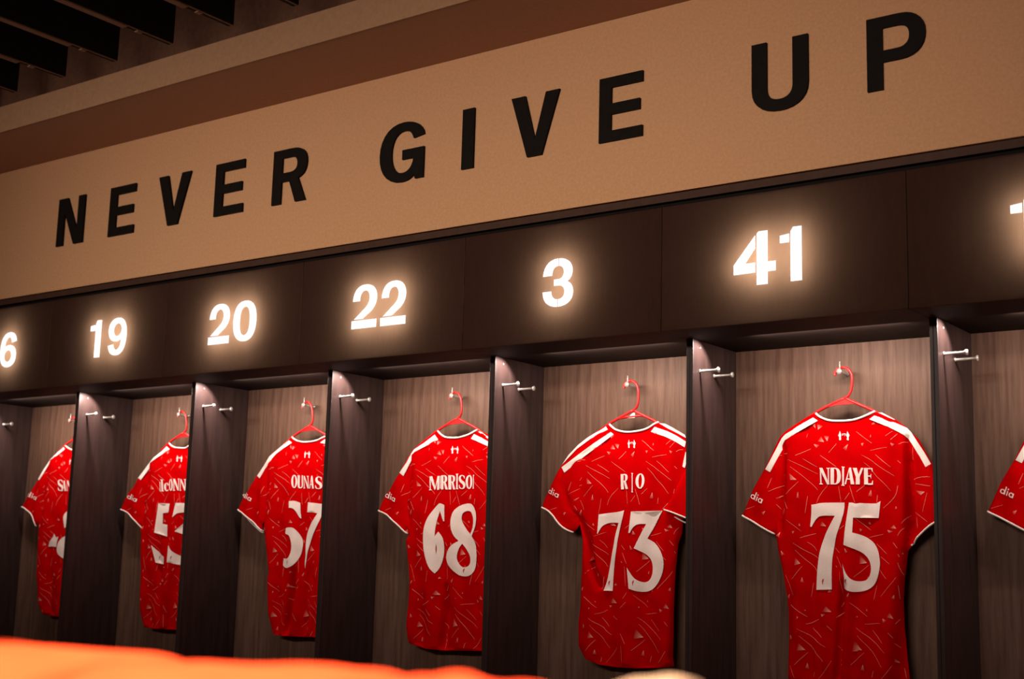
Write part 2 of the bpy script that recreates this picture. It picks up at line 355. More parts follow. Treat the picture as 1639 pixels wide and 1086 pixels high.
DATA = r'''{"lines":[[[-150,438],[-120,449],[-88,460]],[[-179,424],[-121,397],[-63,369]],[[-170,398],[-113,356],[-79,329],[-65,312]],[[-122,426],[-65,394]],[[-54,436],[-20,412],[9,393]],[[-22,445],[10,475]],[[-203,447],[-181,446]],[[-216,440],[-201,442]],[[-102,517],[-105,502]],[[83,517],[139,474]],[[133,448],[162,454],[195,457]],[[103,433],[139,413],[154,399],[215,360],[219,356]],[[151,434],[207,388]],[[110,407],[134,387],[151,361],[183,333],[207,305]],[[191,497],[217,513]],[[209,483],[233,503]],[[237,467],[252,474],[268,474]],[[287,455],[286,410]],[[231,411],[242,401]],[[-189,298],[-139,343]],[[-258,308],[-205,331]],[[-260,322],[-244,358]],[[-205,363],[-197,375]],[[-203,285],[-192,265],[-183,245]],[[-101,290],[-106,259],[-112,229]],[[-70,264],[-58,296],[-24,331]],[[-188,206],[-158,184],[-127,165]],[[-131,141],[-73,157]],[[-353,244],[-314,255]],[[-228,262],[-217,245]],[[-207,342],[-196,345]],[[16,324],[23,268]],[[37,276],[56,301]],[[56,326],[77,265]],[[83,304],[112,327]],[[158,292],[155,267]],[[179,246],[216,279],[227,298],[232,324]],[[74,213],[130,170]],[[123,145],[177,156]],[[14,172],[35,187]],[[287,344],[308,352],[347,352]],[[292,329],[346,320]],[[334,298],[316,233]],[[288,232],[333,199]],[[293,214],[296,177]],[[243,193],[265,222]],[[230,151],[239,167],[252,178]],[[-164,123],[-112,97],[-81,82],[-65,69]],[[-155,98],[-118,71],[-81,42],[-71,23]],[[-168,-6],[-122,41]],[[-196,10],[-177,-28],[-162,-63]],[[-84,-16],[-93,-65]],[[-173,-97],[-130,-123]],[[-2,107],[15,89]],[[4,78],[24,37]],[[15,25],[20,-49]],[[-103,127],[-81,113],[-70,96]],[[9,-98],[26,-73]],[[67,6],[120,50]],[[151,123],[190,88]],[[166,79],[200,54]],[[162,35],[177,15],[189,4]],[[213,128],[229,108]],[[230,88],[235,79]],[[229,60],[236,37],[245,17]],[[164,-56],[210,-10],[224,11]],[[229,-17],[232,-63]],[[149,-19],[137,-69]],[[53,-82],[97,-114],[112,-127]],[[226,-107],[241,-79]],[[-172,-96],[-109,-137]],[[-115,-162],[-91,-156],[-69,-143]],[[-145,-179],[-86,-208],[-71,-227],[-45,-239]],[[-137,-204],[-88,-247],[-77,-267],[-55,-289]],[[-39,-165],[-16,-180]],[[-158,-306],[-110,-260]],[[-174,-309],[-158,-351]],[[-88,-325],[-92,-344]],[[-72,-348],[-25,-295],[-18,-283]],[[3,-279],[8,-342]],[[-2,-232],[22,-269]],[[-3,-135],[23,-111]],[[-90,-174],[-60,-207]],[[104,-153],[161,-147]],[[70,-166],[138,-210],[179,-246]],[[75,-192],[128,-242],[142,-259],[168,-295]],[[131,-172],[170,-214]],[[194,-177],[209,-195]],[[212,-212],[230,-226]],[[218,-237],[255,-282]],[[48,-294],[101,-249]],[[133,-309],[126,-332]],[[166,-332],[185,-312],[203,-286]],[[217,-147],[230,-131]],[[238,-293],[245,-326]]],"tris":[[[-60,529],[-62,547],[-42,540]],[[-70,534],[-83,548],[-71,551]],[[-39,484],[-49,503],[-61,486]],[[-27,487],[-40,505],[-21,502]],[[-77,476],[-57,473],[-67,463]],[[141,540],[149,548],[154,541]],[[52,473],[35,460],[45,450]],[[102,474],[112,475],[106,463]],[[208,472],[223,467],[214,461]],[[136,504],[138,494],[133,494]],[[-146,350],[-172,373],[-167,349]],[[-208,295],[-230,286],[-228,280]],[[-141,306],[-147,284],[-137,283]],[[-196,247],[-212,230],[-201,220]],[[-268,237],[-282,232],[-276,222]],[[-219,162],[-231,150],[-217,142]],[[-166,164],[-156,166],[-163,155]],[[-131,183],[-135,195],[-139,186]],[[-35,183],[-50,199],[-59,184]],[[133,311],[122,289],[136,288]],[[224,252],[220,243],[227,242]],[[225,175],[217,187],[203,177]],[[192,171],[213,165],[197,162]],[[91,175],[100,171],[93,164]],[[130,189],[128,199],[118,195]],[[325,301],[293,306],[312,291]],[[49,164],[46,149],[62,149]],[[-130,50],[-153,70],[-155,43]],[[-210,94],[-197,81],[-209,77]],[[-123,2],[-129,-15],[-117,-17]],[[-178,-58],[-188,-68],[-182,-77]],[[-19,-116],[-39,-99],[-54,-117]],[[-34,-48],[-27,-40],[-17,-48]],[[-1,46],[7,39],[2,39]],[[114,57],[92,81],[90,53]],[[36,107],[49,92],[39,90]],[[117,11],[111,-2],[117,-1]],[[216,-50],[206,-62],[217,-64]],[[246,94],[242,89],[247,87]],[[52,-46],[39,-60],[47,-65]],[[-61,-126],[-45,-126],[-57,-135]],[[-143,-136],[-139,-140],[-145,-147]],[[-175,-202],[-167,-214],[-176,-220]],[[-119,-252],[-139,-230],[-145,-257]],[[-113,-297],[-121,-315],[-108,-317]],[[-116,-111],[-112,-116],[-118,-117]],[[212,-130],[201,-111],[189,-128]],[[173,-131],[188,-137],[176,-144]],[[93,-241],[66,-212],[58,-248]],[[226,-276],[210,-262],[212,-274]],[[95,-289],[87,-309],[99,-311]],[[111,-100],[108,-108],[113,-109]],[[78,-126],[72,-128],[75,-133]]],"S":{"75":{"k":2,"shL":[[-80,591],[-102,583],[-149,556],[-192,531],[-215,511],[-237,472],[-275,400],[-326,317]],"cuffL":[[-369,222],[-308,193],[-238,154]],"sideL":[[-232,141],[-225,92],[-210,29],[-194,-59],[-187,-114],[-185,-214],[-189,-357]],"bot":[[-182,-362],[-60,-366],[80,-364],[243,-360]],"seamL":[[-201,505],[-199,459],[-202,390],[-212,299],[-230,209],[-226,141]],"col":[[-67,588],[-57,578],[-37,567],[-17,560],[9,557],[35,556],[68,558],[100,564],[125,572],[141,580],[151,586]],"shR":[[148,590],[171,582],[211,564],[261,527],[274,513],[304,482],[327,440],[350,397]],"tipR":[[401,233]],"cuffR":[[400,222],[346,190],[311,163],[281,135],[271,120]],"sideR":[[258,98],[253,60],[244,-3],[239,-66],[240,-150],[248,-254],[255,-328]],"seamR":[[269,521],[259,489],[260,402],[266,294],[275,209],[271,120]],"dx":0,"dz":0,"stripes":[[[-78,574],[-59,561],[-144,519],[-191,495],[-205,475],[-205,462],[-216,440],[-249,379],[-269,390],[-227,461],[-204,503],[-191,515],[-139,544]],[[152,571],[134,558],[204,528],[233,512],[255,499],[267,487],[289,460],[312,421],[331,385],[348,396],[325,437],[301,476],[280,508],[266,523],[229,541]],[[164,581],[177,581],[224,554],[217,555],[182,572]]],"name":[["N",[[-58,332],[-16,331],[-58,391]]],["D",[[-14,331],[25,330],[-13,390]]],["I",[[27,326],[38,325],[28,394]]],["A",[[37,331],[76,330],[38,390]]],["Y",[[68,330],[108,329],[69,388]]],["E",[[110,329],[142,328],[111,387]]]],"num":[[[[-86,259],[-72,261],[-56,266],[9,266],[37,266],[36,239],[26,205],[12,171],[2,143],[-5,111],[-13,70],[-16,27],[-17,-38],[-74,-41],[-71,16],[-64,72],[-54,113],[-43,141],[-34,161],[-17,190],[1,220],[-56,221],[-70,210],[-80,195],[-87,180],[-92,181],[-87,229]]],[[[55,266],[151,261],[161,265],[170,270],[162,212],[70,213],[67,161],[94,154],[117,144],[142,127],[156,104],[163,76],[164,45],[154,5],[136,-24],[106,-40],[68,-45],[46,-40],[29,-32],[29,52],[34,37],[44,16],[61,-3],[84,-8],[107,-5],[122,8],[129,28],[129,49],[122,70],[103,90],[78,103],[33,118],[41,190]]]],"dab":[[-50,-10],[40,-8]],"dia":[[-333,287],[-282,264],[-322,312]],"folds":[[[[28,-20],[16,-106],[-2,-374]],10,46],[[[-89,-56],[-78,-379]],20,8],[[[-181,-81],[-167,-234],[-164,-385]],14,8],[[[270,488],[271,124]],9,46],[[[-89,-78],[-78,-379]],8,-9],[[[96,-82],[80,-368]],14,-10],[[[-201,470],[-205,345],[-218,164]],9,26],[[[189,102],[192,-340]],25,-8]]},"73":{"k":1,"shL":[[-65,581],[-82,582],[-113,562],[-159,539],[-199,509],[-239,471],[-289,424],[-306,400],[-332,351],[-366,292]],"cuffL":[[-378,256],[-345,245],[-314,223],[-293,196],[-266,176],[-221,155]],"sideL":[[-203,169],[-192,189],[-183,155],[-177,127],[-177,43],[-179,-40],[-180,-123],[-190,-207],[-187,-289]],"bot":[[-168,-320],[-138,-338],[-78,-356],[-7,-361],[89,-359],[188,-351],[246,-343]],"seamL":[[-280,421],[-276,364],[-260,300],[-226,247],[-196,222],[-195,169]],"col":[[-50,584],[-37,573],[-14,559],[17,551],[54,549],[91,552],[127,561],[153,573],[169,585]],"shR":[[167,584],[194,579],[232,558],[286,523],[308,493],[320,457]],"tipR":[],"cuffR":[],"sideR":[[315,392],[295,319],[283,255],[280,209],[275,153],[260,115],[250,25],[245,-55],[242,-145],[242,-240],[240,-308]],"seamR":[],"dx":18,"dz":-1,"sleeveR":[[327,456],[291,397],[272,355],[246,300],[215,250],[215,243],[258,231],[292,220],[331,206],[352,199],[359,217],[351,290],[340,382]],"cuffRo":[[216,243],[258,231],[292,220],[331,207],[352,200]],"cuffRb":[[216,243],[218,235],[229,227],[258,212],[292,197],[326,188]],"stripes":[[[-69,577],[-58,564],[-141,528],[-203,490],[-276,430],[-249,466],[-203,507],[-157,535]],[[-42,553],[-27,543],[-95,500],[-171,457],[-263,395],[-277,417],[-202,461],[-118,511]],[[161,565],[143,547],[209,525],[259,502],[293,481],[295,504],[259,527],[216,547]],[[176,580],[201,577],[244,558],[292,530],[295,518],[258,538],[216,558]],[[297,464],[283,408],[294,402],[311,452]]],"name":[["R",[[7,324],[44,325],[6,384]]],["I",[[59,312],[66,311],[58,388]]],["O",[[77,325],[117,326],[76,385]]]],"num":[[[[-92,226],[1,236],[27,242],[20,210],[2,160],[-8,110],[-15,60],[-22,16],[-24,-71],[-67,-71],[-51,-28],[-41,34],[-27,97],[-17,154],[-2,193],[-36,195],[-66,185],[-81,169],[-92,150],[-95,150]]],[[[58,237],[201,240],[180,210],[155,173],[130,133],[163,118],[192,94],[210,57],[210,21],[196,-22],[172,-53],[136,-69],[93,-71],[53,-60],[45,20],[60,-1],[78,-22],[107,-35],[132,-32],[150,-14],[157,14],[149,50],[124,74],[98,86],[73,95],[98,139],[126,189],[90,189],[68,176],[55,154],[49,154]]]],"dab":[[-45,-40],[72,-36]],"dia":[[-344,315],[-291,293],[-335,339]],"folds":[[[[-196,218],[-172,184],[-142,122],[-122,17],[-87,-54]],10,40],[[[-273,345],[-238,256]],14,14],[[[60,-142],[56,-302]],16,8],[[[-100,-77],[-92,-311]],22,-8],[[[161,-116],[176,-322]],22,7]]},"68":{"k":0,"shL":[[-51,594],[-86,575],[-124,554],[-176,522],[-195,505],[-226,462],[-257,414],[-283,382],[-315,336],[-347,300]],"cuffL":[[-371,246],[-326,233],[-269,200],[-231,172],[-196,144]],"sideL":[[-198,162],[-190,137],[-204,119],[-184,-7],[-176,-62],[-176,-145],[-180,-249]],"bot":[[-164,-328],[-52,-343],[37,-346],[234,-336],[255,-342]],"seamL":[[-186,501],[-180,445],[-198,364],[-209,268],[-210,217],[-188,162]],"col":[[-35,591],[-20,575],[3,562],[42,557],[80,557],[124,563],[155,576],[176,588]],"shR":[[169,592],[192,584],[232,566],[281,529],[294,515],[324,484],[347,442],[370,399]],"tipR":[[399,235]],"cuffR":[[408,224],[371,192],[336,165],[306,137],[296,122]],"sideR":[[278,100],[273,62],[264,-1],[259,-64],[260,-148],[268,-252],[275,-326]],"seamR":[[294,523],[284,491],[285,404],[291,296],[300,211],[296,122]],"dx":25,"dz":2,"stripes":[[[-50,575],[-31,552],[-100,527],[-165,501],[-181,488],[-180,465],[-224,397],[-249,412],[-209,456],[-184,496],[-169,514],[-114,540]],[[164,570],[150,551],[200,532],[242,515],[282,491],[299,502],[241,536],[206,554]],[[183,581],[201,578],[241,554],[241,547]]],"name":[["M",[[-69,332],[-15,334],[-72,392]]],["I",[[-13,339],[-6,340],[-15,392]]],["R",[[-4,335],[32,335],[-7,396]]],["R",[[35,335],[75,334],[33,396]]],["I",[[79,335],[94,335],[76,401]]],["S",[[97,335],[129,335],[94,395]]],["O",[[130,336],[166,335],[128,395]]],["I",[[169,336],[176,336],[167,395]]]],"num":[[[[-8,277],[17,268],[17,198],[11,198],[-7,242],[-19,212],[-30,173],[-31,133],[-13,153],[7,134],[18,104],[20,65],[9,26],[-8,-9],[-22,-25],[-47,-5],[-71,29],[-87,78],[-92,128],[-88,172],[-74,212],[-52,242],[-28,264]],[[-23,104],[-18,84],[-21,55],[-25,79]]],[[[112,269],[149,275],[174,268],[188,241],[192,212],[187,178],[173,144],[170,135],[187,111],[195,82],[197,39],[188,-4],[165,-31],[137,-34],[106,-26],[61,2],[37,31],[35,56],[51,80],[75,100],[103,115],[80,134],[60,168],[55,198],[63,227],[81,249]],[[151,243],[166,237],[177,212],[175,174],[164,144],[141,164],[118,193],[113,212],[117,232],[132,241]],[[121,104],[145,81],[163,53],[164,19],[148,3],[126,6],[104,28],[98,47],[102,71],[110,91]]]],"dab":[[138,-8]],"dia":[[-333,307],[-266,282],[-324,334]],"folds":[[[[38,-84],[35,-205],[27,-333]],12,30],[[[-81,-128],[-80,-318]],20,10],[[[-180,435],[-201,293],[-191,177]],12,14],[[[190,-79],[196,-324]],18,12],[[[-160,-6],[-135,-315]],18,-6]]},"57":{"k":-1,"shL":[[-53,598],[-72,579],[-121,554],[-179,520],[-207,490],[-272,415],[-324,350],[-365,297]],"cuffL":[[-387,254],[-340,235],[-283,201],[-243,175],[-213,152]],"sideL":[[-216,183],[-205,197],[-198,155],[-183,108],[-177,90],[-160,24],[-147,-43],[-154,-89],[-144,-170],[-136,-231]],"bot":[[-101,-330],[-14,-332],[85,-331],[175,-327],[265,-338]],"seamL":[[-195,487],[-191,405],[-198,316],[-206,248],[-203,183]],"col":[[-32,595],[-16,584],[14,573],[57,567],[107,569],[149,577],[187,592]],"shR":[[177,596],[200,588],[241,570],[290,533],[303,519],[333,488],[356,446],[379,403]],"tipR":[[397,239]],"cuffR":[[408,228],[382,196],[347,169],[317,141],[307,126]],"sideR":[[287,104],[282,66],[273,3],[268,-60],[269,-144],[277,-248],[284,-322]],"seamR":[[305,527],[295,495],[296,408],[302,300],[311,215],[307,126]],"dx":36,"dz":6,"cuffLb":[[-213,152],[-214,144],[-233,144],[-272,165],[-329,206],[-367,238]],"stripes":[[[-53,580],[-30,568],[-86,541],[-136,518],[-157,499],[-205,447],[-238,402],[-259,416],[-214,463],[-180,505],[-159,522],[-95,557]],[[186,578],[157,562],[187,556],[236,539],[242,554]]],"name":[["O",[[-16,353],[18,352],[-20,415]]],["U",[[19,351],[61,350],[15,412]]],["N",[[63,350],[97,350],[59,408]]],["A",[[96,349],[134,348],[92,409]]],["S",[[143,346],[183,345],[139,404]]]],"num":[[[[-26,290],[-2,293],[25,289],[49,282],[52,241],[57,209],[46,214],[29,237],[6,254],[-13,260],[-25,260]]],[[[-38,165],[-9,169],[24,164],[52,139],[71,110],[74,84],[67,47],[48,13],[26,-10],[-10,-21],[-42,-19],[-53,-8],[-48,24],[-37,22],[-13,23],[6,42],[12,68],[10,94],[-2,117],[-16,132],[-41,138]]],[[[94,285],[183,277],[208,275],[185,211],[164,174],[146,144],[132,114],[119,84],[106,47],[98,6],[95,-20],[91,6],[95,43],[92,91],[93,121],[103,151],[127,185],[146,207],[162,234],[93,239]]]],"dab":[[-18,6]],"dia":[[-356,317],[-291,292],[-346,341]],"folds":[[[[27,-34],[13,-175],[-5,-315]],12,44],[[[126,-22],[109,-82],[119,-319]],14,10],[[[-194,447],[-198,316],[-200,196]],12,16],[[[-95,-37],[-67,-303]],16,8],[[[164,-71],[174,-316]],12,12]]},"53":{"k":-2,"shL":[[-40,596],[-50,582],[-72,565],[-116,543],[-152,520],[-177,503],[-216,463],[-262,418],[-293,378],[-329,343],[-368,297]],"cuffL":[[-385,258],[-343,250],[-293,227],[-250,202],[-208,161]],"sideL":[[-216,171],[-211,174],[-218,164],[-209,117],[-202,25],[-190,-67],[-178,-159],[-163,-250]],"bot":[[-131,-339],[-29,-342],[122,-339],[265,-330]],"seamL":[[-164,501],[-157,456],[-176,376],[-196,275],[-201,171]],"col":[[-20,595],[-5,581],[26,571],[72,566],[117,566],[125,571],[155,580],[180,596]],"shR":[[168,600],[191,592],[231,574],[280,537],[293,523],[323,492],[346,450],[370,407]],"tipR":[[395,243]],"cuffR":[[408,232],[375,200],[340,173],[310,145],[300,130]],"sideR":[[277,108],[272,70],[263,7],[258,-56],[259,-140],[267,-244],[274,-318]],"seamR":[[298,531],[288,499],[289,412],[295,304],[304,219],[300,130]],"dx":29,"dz":10,"stripes":[[[-35,579],[-12,563],[-77,536],[-136,507],[-161,495],[-162,467],[-222,408],[-250,419],[-209,463],[-170,497],[-137,525],[-86,554]]],"name":[["I",[[-66,349],[-59,349],[-71,394]]],["I",[[-57,348],[-39,348],[-63,408]]],["c",[[-36,349],[6,348],[-41,391]]],["O",[[9,350],[37,349],[2,410]]],["N",[[37,350],[84,351],[31,410]]],["N",[[87,350],[137,349],[81,408]]]],"num":[[[[-67,287],[18,285],[13,240],[-33,236],[-31,183],[11,177],[12,119],[-81,138]]],[[[-96,74],[-67,50],[-32,27],[-1,17],[0,-21],[-70,-13]]],[[[64,288],[145,286],[200,283],[141,241],[95,238],[68,229],[44,215]]],[[[79,145],[132,189],[166,168],[180,120],[132,129]]],[[[31,75],[64,47],[103,26],[145,17],[158,-21],[131,-24],[38,-11]]]],"dab":[[-49,13],[65,14]],"dia":[[-329,316],[-245,294],[-320,342]],"folds":[[[[-49,57],[-20,-124],[-7,-333]],16,12],[[[39,-26],[76,-330]],14,-8],[[[-156,446],[-196,275],[-196,174]],12,14],[[[-139,56],[-89,-307]],16,8]]},"San":{"k":-3,"shL":[[-12,612],[-22,604],[-76,575],[-134,538],[-179,487],[-232,426],[-279,371],[-324,327]],"cuffL":[[-363,276],[-309,263],[-256,237],[-227,207],[-214,167]],"sideL":[[-209,178],[-194,186],[-190,105],[-184,24],[-168,-108],[-135,-238]],"bot":[[-76,-313],[65,-312],[265,-322]],"seamL":[[-120,535],[-133,449],[-176,325],[-190,251],[-192,178]],"col":[[14,608],[40,591],[88,580],[120,576],[160,582],[190,602]],"shR":[[176,606],[199,598],[239,581],[288,543],[301,529],[331,498],[354,456],[377,413]],"tipR":[[392,249]],"cuffR":[[408,238],[385,206],[350,179],[320,151],[310,136]],"sideR":[[285,114],[280,76],[271,13],[266,-50],[267,-134],[275,-238],[282,-312]],"seamR":[[308,537],[298,505],[299,418],[305,310],[314,225],[310,136]],"dx":39,"dz":16,"stripes":[[[0,601],[13,589],[-57,558],[-120,533],[-129,508],[-160,472],[-199,421],[-219,428],[-179,479],[-121,537],[-59,576]]],"name":[["S",[[-22,360],[21,359],[-30,422]]],["A",[[8,359],[53,359],[0,416]]],["N",[[58,359],[100,358],[50,417]]]],"num":[[[[51,215],[58,233],[76,251],[113,258],[126,158],[87,168],[68,157]]],[[[12,50],[25,78],[57,107],[79,115],[133,108],[147,-5],[90,-10],[59,1],[27,21]]],[[[-72,56],[-66,81],[-38,107],[-32,128],[-17,107],[18,111],[6,89],[-1,55],[-43,58]]]],"dab":[],"dia":[[-310,337],[-214,310],[-301,364]],"folds":[[[[-124,427],[-177,288],[-185,186]],12,14],[[[-73,69],[-21,-311]],16,10]]},"right":{"k":3,"shL":[[-76,603],[-98,595],[-145,568],[-187,543],[-210,523],[-232,484],[-270,412],[-322,329]],"cuffL":[[-367,234],[-306,205],[-236,166]],"sideL":[[-227,153],[-220,104],[-205,41],[-189,-47],[-182,-102],[-180,-202],[-184,-345]],"bot":[[-180,-350],[-58,-354],[82,-352],[245,-348]],"seamL":[[-199,517],[-197,471],[-200,402],[-210,311],[-228,221],[-224,153]],"col":[[-65,600],[-55,590],[-35,579],[-15,572],[11,569],[37,568],[70,570],[102,576],[127,584],[143,592],[153,598]],"shR":[[153,602],[176,594],[216,576],[265,539],[278,525],[308,494],[331,452],[354,409]],"tipR":[[405,245]],"cuffR":[[402,234],[348,202],[313,175],[283,147],[273,132]],"sideR":[[262,110],[257,72],[248,9],[243,-54],[244,-138],[252,-242],[259,-316]],"seamR":[[271,533],[261,501],[262,414],[268,306],[277,221],[273,132]],"dx":0,"dz":0,"stripes":[[[-76,586],[-57,573],[-142,531],[-189,507],[-203,487],[-203,474],[-214,452],[-247,391],[-267,402],[-225,473],[-202,515],[-189,527],[-137,556]],[[154,583],[136,570],[206,540],[235,524],[257,511],[269,499],[291,472],[314,433],[333,397],[350,408],[327,449],[303,488],[282,520],[268,535],[231,553]],[[166,593],[179,593],[226,566],[219,567],[184,584]]],"name":[],"num":[],"dab":[],"dia":[[-324,296],[-279,276],[-315,320]],"folds":[[[[30,-8],[18,-94],[0,-362]],10,46],[[[-87,-44],[-76,-367]],20,8],[[[-179,-69],[-165,-222],[-162,-373]],14,8],[[[272,500],[273,136]],9,46],[[[-87,-66],[-76,-367]],8,-9],[[[98,-70],[82,-356]],14,-10],[[[-199,482],[-203,357],[-216,176]],9,26],[[[191,114],[194,-328]],25,-8]]}},"crest":[[[25,521],[28,511],[30,506],[28,498],[29,490],[27,487],[22,488],[21,491],[22,498],[18,505],[22,512]],[[51,520],[55,511],[59,504],[55,497],[56,489],[55,486],[50,487],[48,490],[50,497],[46,505],[49,510]],[[32,510],[37,511],[38,508],[35,503],[33,503],[34,507],[32,508]],[[39,511],[45,511],[45,508],[43,502],[41,502],[43,508],[39,508]]],"hook":[[1,724],[1,733],[8,747],[25,753],[43,751],[57,740],[66,720],[65,688],[61,665],[52,649],[37,640]],"armL":[[37,640],[-14,621],[-74,594],[-108,572],[-137,554]],"armR":[[37,640],[78,620],[138,593],[179,567],[207,547]],"web":[[35,640],[-14,621],[-26,611],[3,615],[42,617],[74,618],[98,611],[78,622]]}'''

# ------------------------------------------------------------------ the room
def structure(name, boxes, m):
    mb = MB()
    for b in boxes: mb.box(*b)
    return tag(mb.build(name, m), kind='structure')

XL, XR = -9.5, 3.2
structure('floor', [(XL, XR, -7.0, 1.2, -.06, 0.0)], M_FLOOR)
structure('wall_back', [(XL, XR, .024, .20, CZ+1.362, CZ+2.079)], M_WALL)
structure('wall_behind_lockers', [(XL, XR, .565, .70, 0.0, CZ+1.300)], M_BROWN)
structure('trim_1', [(XL, XR, .062, .20, CZ+1.304, CZ+1.332)], M_GAP)            # shadow gap over the lockers
structure('trim_3', [(XL, XR, .040, .20, CZ+1.333, CZ+1.361)], M_COVE)           # dark cove board under the tan wall
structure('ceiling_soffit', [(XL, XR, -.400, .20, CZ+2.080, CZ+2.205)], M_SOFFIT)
structure('trim_4', [(XL, XR, -.415, -.4005, CZ+2.0795, CZ+2.215)], M_FACE)  # lower bulkhead face, the light on it put into the tan colour
structure('trim_2', [(XL, XR, -.37, .20, CZ+2.206, CZ+2.62)], M_BROWN)           # upper bulkhead face, its shade put into the dark brown
structure('ceiling', [(XL, XR, -7.0, .20, CZ+2.621, CZ+2.70)], M_BROWN)

# ------------------------------------------------------------------ ceiling baffles
bl = ['black ceiling baffle just past the left edge of the picture',
      'black ceiling baffle, lowest and leftmost in the corner',
      'black ceiling baffle, second from the left above the bulkhead',
      'black ceiling baffle, third from the left above the bulkhead',
      'black ceiling baffle, fourth from the left above the bulkhead',
      'black ceiling baffle, fifth from the left, nearest the letter wall',
      'black ceiling baffle at the top edge, only its lower corner showing']
for i in range(7):
    x = -5.660 + .378*(i-1)
    e = empty('ceiling_baffle', (x-.03, -2.5, CZ+2.20))
    tag(e, bl[i], 'ceiling baffle', 'baffles hung below the ceiling')
    mb = MB(); mb.box(x-.034, x, -5.2, -.53, CZ+2.200, CZ+2.60, bev=.003); mb.build('blade', M_BLACK, e)
    mb = MB(); mb.box(x-.036, x-.003, -5.2, -.77, CZ+2.194, CZ+2.1999); mb.box(x-.007, x-.001, -.7699, -.535, CZ+2.1965, CZ+2.1999)  # brown strip, then a narrow piece painting the light on the blade's lower edge
    mb.build('strip_and_lit_edge', M_STRIP, e)
    mb = MB(); mb.box(x-.030, x-.008, -.715, -.690, CZ+2.194, CZ+2.1995); mb.build('fixing_clip', M_STRIP, e)
    for yr in (-1.6, -4.2):
        mb = MB(); mb.box(x-.022, x-.012, yr, yr+.02, CZ+2.601, CZ+2.621); mb.build('hanging_rod', M_BLACK, e)

# ------------------------------------------------------------------ wall lettering
LET = [('N',-6.040,-5.820,'first letter of the lettering on the tan wall'), ('E',-5.614,-5.417,'between the first N and the first V'),
       ('V',-5.242,-5.006,'between the two Es of the first word'), ('E',-4.830,-4.635,'before the R of the first word'),
       ('R',-4.443,-4.230,'last letter of the first word'), ('G',-3.795,-3.550,'first letter of the middle word'),
       ('I',-3.348,-3.288,'single upright stroke after the G'), ('V',-3.102,-2.871,'after the I of the middle word'),
       ('E',-2.687,-2.497,'last letter of the middle word'), ('U',-2.052,-1.840,'first letter of the last word'),
       ('P',-1.630,-1.431,'last letter on the wall, at far right')]
for ch, x0, x1, where in LET:
    over = .004 if ch in 'GU' else 0
    zb, zt = CZ+1.5935-(over if ch in 'GU' else 0), CZ+1.8465+(over if ch == 'G' else 0)
    mb = MB()
    plate(mb, [[(x0+(x1-x0)*u, zb+(zt-zb)*v) for u, v in c] for c in SANS[ch]],   .013, .0238)
    tag(mb.build('wall_letter', M_LETTER), 'black cut-out capital %s, %s' % (ch, where), 'letter', 'lettering on the wall above the lockers')

# ------------------------------------------------------------------ lockers
DIGITS = {-3: [('6',-6.4259,-6.2849)], -2: [('1',-5.6659,-5.5834), ('9',-5.522,-5.3841)], -1: [('2',-4.7902,-4.6533), ('0',-4.6281,-4.4792)],
          0: [('2',-3.8974,-3.7595), ('2',-3.7363,-3.6004)], 1: [('3',-2.917,-2.7791)], 2: [('4',-2.1138,-1.9567), ('1',-1.9406,-1.8621)],
          3: [('1',-1.1757,-1.0951)]}
LLAB = {-3: 'dark wood locker at far left under the lit number 6', -2: 'dark wood locker under the lit number 19',
        -1: 'dark wood locker under the lit number 20', 0: 'dark wood locker under the lit number 22',
        1: 'dark wood locker under the lit single number 3', 2: 'dark wood locker under the lit number 41',
        3: 'dark wood locker cut off by the right edge of the photo'}
TH = .0272                      # thickness of a side panel
YD, YB = .187, .531             # front edge of the side panels, face of the back panel
ZB, ZT = CZ+.8483, CZ+1.302
PEGS = {2: (.0249,.7355), 1: (.0319,.7394), 0: (.0362,.7416), -1: (.0343,.7443), -2: (.0394,.7395), -3: (.0329,.7469), 3: (.030,.745)}

def peg(name, base, d, length, parent, pin):
    """a steel coat peg: slim bar, flat round head, and an upright pin on the back-wall pegs"""
    mb = MB(); b = Vector(base); d = Vector(d)
    mb.tube([b, b+d*.003, b+d*.0031, b+d*(length-.016), b+d*(length-.009), b+d*(length-.0045), b+d*length],
            [.0075, .0075, .0048, .0048, .0062, .0100, .0102], n=18)
    if pin:
        t = b + d*(length-.008)
        mb.tube([t+Vector((0,0,.002)), t+Vector((0,0,.037))], .0027, n=8)
    return mb.build(name, M_STEEL, parent)

